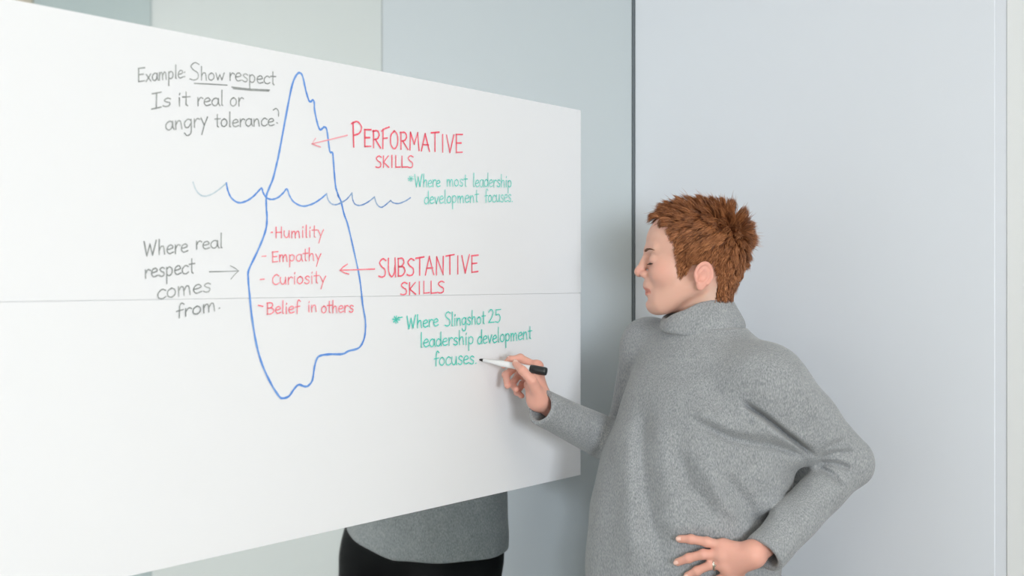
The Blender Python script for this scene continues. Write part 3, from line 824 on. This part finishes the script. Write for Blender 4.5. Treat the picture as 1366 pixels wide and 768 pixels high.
# keep tips outside the skull
mid = rp + (tip - rp) * .5 + rn * (.0035 + .06 * rl[:, None]); q1 = rp + (mid - rp) * .5 + rn * .0010
sk = np.array([.088, .074, .076])
def lift_out(p, m):
    k = (p - np.array([.002, 0, .030])) / (sk + m); r = np.linalg.norm(k, axis=1)
    up = p[:, 2] > .0
    f = np.where((r < 1) & up, 1 / np.maximum(r, .5), 1)[:, None]
    return np.array([.002, 0, .030]) + (p - np.array([.002, 0, .030])) * f
stray = rng.random(len(rp)) < .025
tip[stray] += (rd[stray] * .7 + rn[stray] * .5) * rng.uniform(.005, .013, stray.sum())[:, None]
tip = lift_out(tip, .003); mid = lift_out(mid, .003)
K = [rp - rn * .001, q1, mid, (mid + tip) * .5 + rn * .0012, tip]
wd = [.00040, .00045, .00042, .00030, .00006]
n = len(rp)
sidev = np.cross(tip - rp, rn); sidev /= (np.linalg.norm(sidev, axis=1, keepdims=True) + 1e-9)
upv = np.cross(sidev, tip - rp); upv /= (np.linalg.norm(upv, axis=1, keepdims=True) + 1e-9)
V = np.zeros((n, 5, 3, 3))
for j in range(5):
    for k in range(3):
        an = 2 * math.pi * k / 3
        V[:, j, k] = K[j] + (sidev * math.cos(an) * 1.4 + upv * math.sin(an)) * wd[j]
base = (np.arange(n) * 15)[:, None]
Qh = []
for j in range(4):
    for k in range(3):
        a = j * 3 + k; b = j * 3 + (k + 1) % 3
        Qh.append(np.concatenate([base + a, base + b, base + b + 3, base + a + 3], 1))
Qh = np.concatenate(Qh); Vh = V.reshape(-1, 3) @ HR + H0 - ORG
hme = np_mesh('hair', Vh, Qh)
tone = np.repeat(np.clip(.5 + rng.normal(0, .10, NT)[own] + rng.normal(0, .20, n), 0, 1), 15).astype(f32)
at = hme.attributes.new('tone', 'FLOAT', 'POINT'); at.data.foreach_set('value', tone)
M_hair = material('ginger_hair', srgb(150, 88, 48), 0.42, spec=0.4)
nt = M_hair.node_tree; bs = nt.nodes['Principled BSDF']
a_ = nt.nodes.new('ShaderNodeAttribute'); a_.attribute_name = 'tone'; r_ = nt.nodes.new('ShaderNodeValToRGB')
r_.color_ramp.elements[0].color = srgb(92, 54, 32); r_.color_ramp.elements[1].color = srgb(206, 142, 96)
e_ = r_.color_ramp.elements.new(.5); e_.color = srgb(156, 98, 60)
nt.links.new(a_.outputs['Fac'], r_.inputs['Fac']); nt.links.new(r_.outputs['Color'], bs.inputs['Base Color'])
hair = link('hair', hme, M_hair, person); hair['label'] = 'short spiky ginger hair'

# eyebrows and lashes
def fine_hairs(name, lst, rad, mat, parent):
    V = []; Q = []
    for a, b in lst:
        a = from_head(a) - ORG; b = from_head(b) - ORG; ax = (b - a) / np.linalg.norm(b - a)
        s1 = np.cross(ax, [0.3, .5, .8]); s1 /= np.linalg.norm(s1); s2 = np.cross(ax, s1); k = len(V)
        for j, (p, r) in enumerate(((a, rad), ((a + b) / 2, rad), (b, rad * .25))):
            for m in range(3):
                V.append(p + (s1 * math.cos(m * 2.094) + s2 * math.sin(m * 2.094)) * r)
        for j in range(2):
            for m in range(3): Q.append((k + j * 3 + m, k + j * 3 + (m + 1) % 3, k + j * 3 + 3 + (m + 1) % 3, k + j * 3 + 3 + m))
    return link(name, np_mesh(name, np.array(V), np.array(Q)), mat, parent)
def project_head(p, out=.0):      # push a local point out along +x/+y until it leaves the face
    p = np.array(p, float); dirn = np.array([p[0] * .8, p[1], 0]); dirn /= np.linalg.norm(dirn)
    ts = np.linspace(-.03, .03, 121); P_ = np.array([p + dirn * t for t in ts], f32)
    dv = head_sdf(P_); i = int(np.argmax(dv > 0)); return p + dirn * (ts[i] + out)
M_brow = material('brow_hair', srgb(120, 78, 50), 0.6); M_lash = material('lash', srgb(62, 44, 36), 0.6)
for sg in (1, -1):
    L_ = []
    for i in range(110):
        u = random.random(); y = .010 + .036 * u; z = .0140 + .0045 * math.sin(u * 2.5) + random.uniform(-.0022, .0022) * (1.2 - u)
        p = project_head((.095, y * sg, z)); p2 = project_head((.095, (y + .006) * sg, z + .0022 * (1 - u * 1.6)), .0008)
        L_.append((p, p2))
    fine_hairs('eyebrow', L_, .00045, M_brow, person)
    L_ = []
    for i in range(34):
        u = i / 33; an = -1.0 + 2.0 * u
        p = np.array([.0865 + .0140 * math.cos(an), (.030 + .0140 * math.sin(an)) * sg, -.0092])
        L_.append((p, p + np.array([.0050 * math.cos(an), .0050 * math.sin(an) * sg, -.0030])))
    fine_hairs('eyelashes', L_, .00040, M_lash, person)

# finger nails of the writing hand and the hip hand are too small to read singly: modelled as thin plates
M_nail = material('nail', srgb(232, 190, 176), 0.25)
def nail(tip_, prev, out):
    tip_ = np.array(tip_); prev = np.array(prev); ax = tip_ - prev; ax /= np.linalg.norm(ax)
    o = np.array(out, float); o -= ax * (o @ ax); o /= np.linalg.norm(o); s = np.cross(ax, o)
    V = []; Q = []
    for i in range(5):
        for j in range(5):
            u = (i / 4 - .5); v = (j / 4 - .5)
            V.append(tip_ + ax * (u * .0095 + .0005) + s * math.sin(v * 2.0) * .0052 * (1 - .25 * (2 * u) ** 2) + o * (.0066 * math.cos(v * 1.6) + .0004) - ORG)
    for i in range(4):
        for j in range(4): Q.append((i * 5 + j, i * 5 + j + 1, i * 5 + j + 6, i * 5 + j + 5))
    ob = link('fingernail', np_mesh('fingernail', np.array(V), np.array(Q)), M_nail, person)
    md = ob.modifiers.new('th', 'SOLIDIFY'); md.thickness = .0008; md.offset = 0
for pts, r0 in L_FG[:3]: nail(pts[3], pts[2], (-.1, -1, .25))
nail(R_TH[0][3], R_TH[0][2], (.1, -.6, .8))

# ring on the hip hand
M_ringm = material('silver', srgb(225, 222, 215), 0.18, metal=1.0)
ra = L_MCP[2] + (L_FG[2][0][1] - L_MCP[2]) * .70; rb = L_FG[2][0][1] + (L_FG[2][0][2] - L_FG[2][0][1]) * .02
axr = (rb - ra) / np.linalg.norm(rb - ra)
lathe('ring', [(0, .0092), (0, .0105), (.5, .0112), (1, .0105), (1, .0092), (0, .0092)], ra - ORG, ra + axr * .0042 - ORG, M_ringm, person, 28)['label'] = 'silver ring on finger'
st_c = ra + axr * .002 + np.array([0, -.0112, .002]) - ORG
lathe('ring_stone', [(0, .0004), (.4, .0022), (.7, .0026), (1, .0014)], st_c + np.array([0, .002, 0]), st_c - np.array([0, .002, 0]), M_ringm, bpy.data.objects['ring'], 8)

# sweater
sV, sQ = mesh_sdf(sweater_sdf, (.0, 1.95, .87), (.76, 2.56, 1.49), .0032)
M_knit = material('grey_knit', srgb(140, 144, 147), 0.95, spec=0.12, sheen=0.25)
nt = M_knit.node_tree; bs = nt.nodes['Principled BSDF']
tcn = nt.nodes.new('ShaderNodeTexCoord')
n1 = nt.nodes.new('ShaderNodeTexNoise'); n1.inputs['Scale'].default_value = 560; n1.inputs['Detail'].default_value = 5
n2 = nt.nodes.new('ShaderNodeTexNoise'); n2.inputs['Scale'].default_value = 28; n2.inputs['Detail'].default_value = 4
mp = nt.nodes.new('ShaderNodeMapping'); mp.inputs['Scale'].default_value = (1, 1, .35)
nt.links.new(tcn.outputs['Object'], mp.inputs['Vector']); nt.links.new(mp.outputs['Vector'], n1.inputs['Vector'])
nt.links.new(tcn.outputs['Object'], n2.inputs['Vector'])
r1 = nt.nodes.new('ShaderNodeValToRGB'); r1.color_ramp.elements[0].position = .3; r1.color_ramp.elements[1].position = .72
r1.color_ramp.elements[0].color = srgb(120, 125, 130); r1.color_ramp.elements[1].color = srgb(172, 174, 176)
nt.links.new(n1.outputs['Fac'], r1.inputs['Fac'])
mx = nt.nodes.new('ShaderNodeMix'); mx.data_type = 'RGBA'; mx.blend_type = 'MULTIPLY'; mx.inputs['Factor'].default_value = 1.0
r2 = nt.nodes.new('ShaderNodeValToRGB'); r2.color_ramp.elements[0].position = .3; r2.color_ramp.elements[1].position = .7
r2.color_ramp.elements[0].color = (.90, .90, .90, 1); r2.color_ramp.elements[1].color = (1, 1, 1, 1)
nt.links.new(n2.outputs['Fac'], r2.inputs['Fac'])
nt.links.new(r1.outputs['Color'], mx.inputs['A']); nt.links.new(r2.outputs['Color'], mx.inputs['B'])
nt.links.new(mx.outputs['Result'], bs.inputs['Base Color'])
bp = nt.nodes.new('ShaderNodeBump'); bp.inputs['Strength'].default_value = .25; bp.inputs['Distance'].default_value = .001
nt.links.new(n1.outputs['Fac'], bp.inputs['Height']); nt.links.new(bp.outputs['Normal'], bs.inputs['Normal'])
sweater = link('sweater', np_mesh('sweater', sV - ORG, sQ), M_knit, person)
sweater['label'] = 'loose grey knitted turtleneck sweater'

# rolled collar: a folded band, lower under the chin, higher at the nape
cb = PX(938, 436, 2.252); ct_ = PX(927, 405.5, 2.250)
prof = [(.72, .10), (.80, .60), (.86, .97), (.93, 1.04), (1.0, 1.0), (1.06, .80), (1.10, .5), (1.14, .22), (1.14, .04), (1.06, -.04), (.9, .0), (.85, .10)]   # (radius factor, height 0..1)
V = []; Q = []; NA = 72
for (rf, hh) in prof:
    for i in range(NA):
        a = 2 * math.pi * i / NA; ca, sa = math.cos(a), math.sin(a)   # ca = +1 to the image right (nape), sa = +1 away
        r0 = .0745 + (.062 - .0745) * hh
        c = cb + (ct_ - cb) * hh
        tilt = .0250 * hh + .003 * (1 - hh)
        lowfront = -.016 * (1 - hh) * max(0, -sa)
        wob = .0022 * math.sin(3 * a + 1.0) + .0012 * math.sin(7 * a)
        V.append(c + np.array([ca * r0 * rf, sa * r0 * rf * .92, ca * tilt * 1.0 + lowfront + wob * (1 if hh > .5 else .5)]) - ORG)
for j in range(len(prof) - 1):
    for i in range(NA):
        Q.append((j * NA + i, j * NA + (i + 1) % NA, (j + 1) * NA + (i + 1) % NA, (j + 1) * NA + i))
Q = np.array(Q)
collar = link('collar', np_mesh('collar', np.array(V), Q), M_knit, sweater)
sb = collar.modifiers.new('s', 'SUBSURF'); sb.levels = 1; sb.render_levels = 1
collar['label'] = 'folded turtleneck collar'

# trousers and shoes
M_black = material('black_cloth', srgb(20, 21, 23), 0.85, spec=0.15, bump=(500, .3, .001))
def trousers_sdf(P):
    d = seg(P, HIP_R + [.01, -.01, .06], HIP_L + [-.020, .020, .06], .108, .108)
    for hp, kn, an in LEGS:
        d = smin(d, chain(P, [hp, kn, an], [.098, .068, .052], .02), .03)
    d = smax(d, P[:, 2] - .966, .006); d = smax(d, .065 - P[:, 2], .004)
    return d
tV, tQ = mesh_sdf(trousers_sdf, (.10, 1.98, .05), (.58, 2.52, 1.03), .006)
link('trousers', np_mesh('trousers', tV - ORG, tQ), M_black, person)['label'] = 'black trousers'
M_shoe = material('black_leather', srgb(26, 25, 25), 0.4); M_sole = material('rubber_sole', srgb(50, 50, 50), 0.8)
for hp, kn, an in LEGS:
    fd = np.array([-.80, -.60, 0]); base_ = np.array([an[0], an[1], 0])
    def shoe(P):
        d = chain(P, [base_ + [0, 0, .060] - fd * .015, base_ + [0, 0, .045] + fd * .09, base_ + [0, 0, .032] + fd * .165], [.042, .037, .026], .02)
        d = smin(d, seg(P, base_ + [0, 0, .06], base_ + [0, 0, .105], .040, .040), .02)
        d = smax(d, .012 - P[:, 2], .003); d = smax(d, P[:, 2] - .115, .003)
        return d
    def sole(P):
        k = P.copy(); k[:, 2] = 0
        d = chain(k, [base_ - fd * .015, base_ + fd * .09, base_ + fd * .165], [.043, .040, .030], .02)
        return np.maximum(d, np.abs(P[:, 2] - .0065) - .0065)
    lo, hi = box_of([base_ - fd * .02, base_ + fd * .17], .07); lo[2] = -.01; hi[2] = .13
    v_, q_ = mesh_sdf(shoe, lo, hi, .004); so = link('shoe', np_mesh('shoe', v_ - ORG, q_), M_shoe, person); so['label'] = 'black leather shoe'
    v_, q_ = mesh_sdf(sole, lo, hi, .004); link('sole', np_mesh('sole', v_ - ORG, q_), M_sole, so)

# ------------------------------------------------------------------ marker pen in the writing hand
tip_p = PX(639.5, 479.5, 2.305); end_p = PX(729, 495.5, 2.262)
mk = bpy.data.objects.new('marker', None); COL.objects.link(mk); mk.location = Vector(tip_p)
tag(mk, 'white dry-erase marker with black cap posted on its end, held at the board', 'marker')
a = tip_p - tip_p; b = end_p - tip_p
M_white = material('white_plastic', srgb(226, 226, 228), 0.3); M_cap = material('black_plastic', srgb(38, 42, 44), 0.35); M_nib = material('felt_nib', srgb(30, 30, 30), 0.9)
lathe('barrel', [(.055, .0024), (.06, .0032), (.19, .0040), (.27, .0054), (.33, .0063), (.78, .0065)], a, b, M_white, mk)
lathe('nib', [(0, .0006), (.010, .0018), (.03, .0026), (.056, .0030)], a, b, M_nib, mk, 16)
lathe('cap', [(.765, .0060), (.765, .0082), (.80, .0086), (.97, .0085), (1.0, .0074), (1.0, .0001)], a, b, M_cap, mk)
lathe('barrel_print', [(.60, .00640), (.61, .00665), (.62, .0064)], a, b, M_cap, mk)
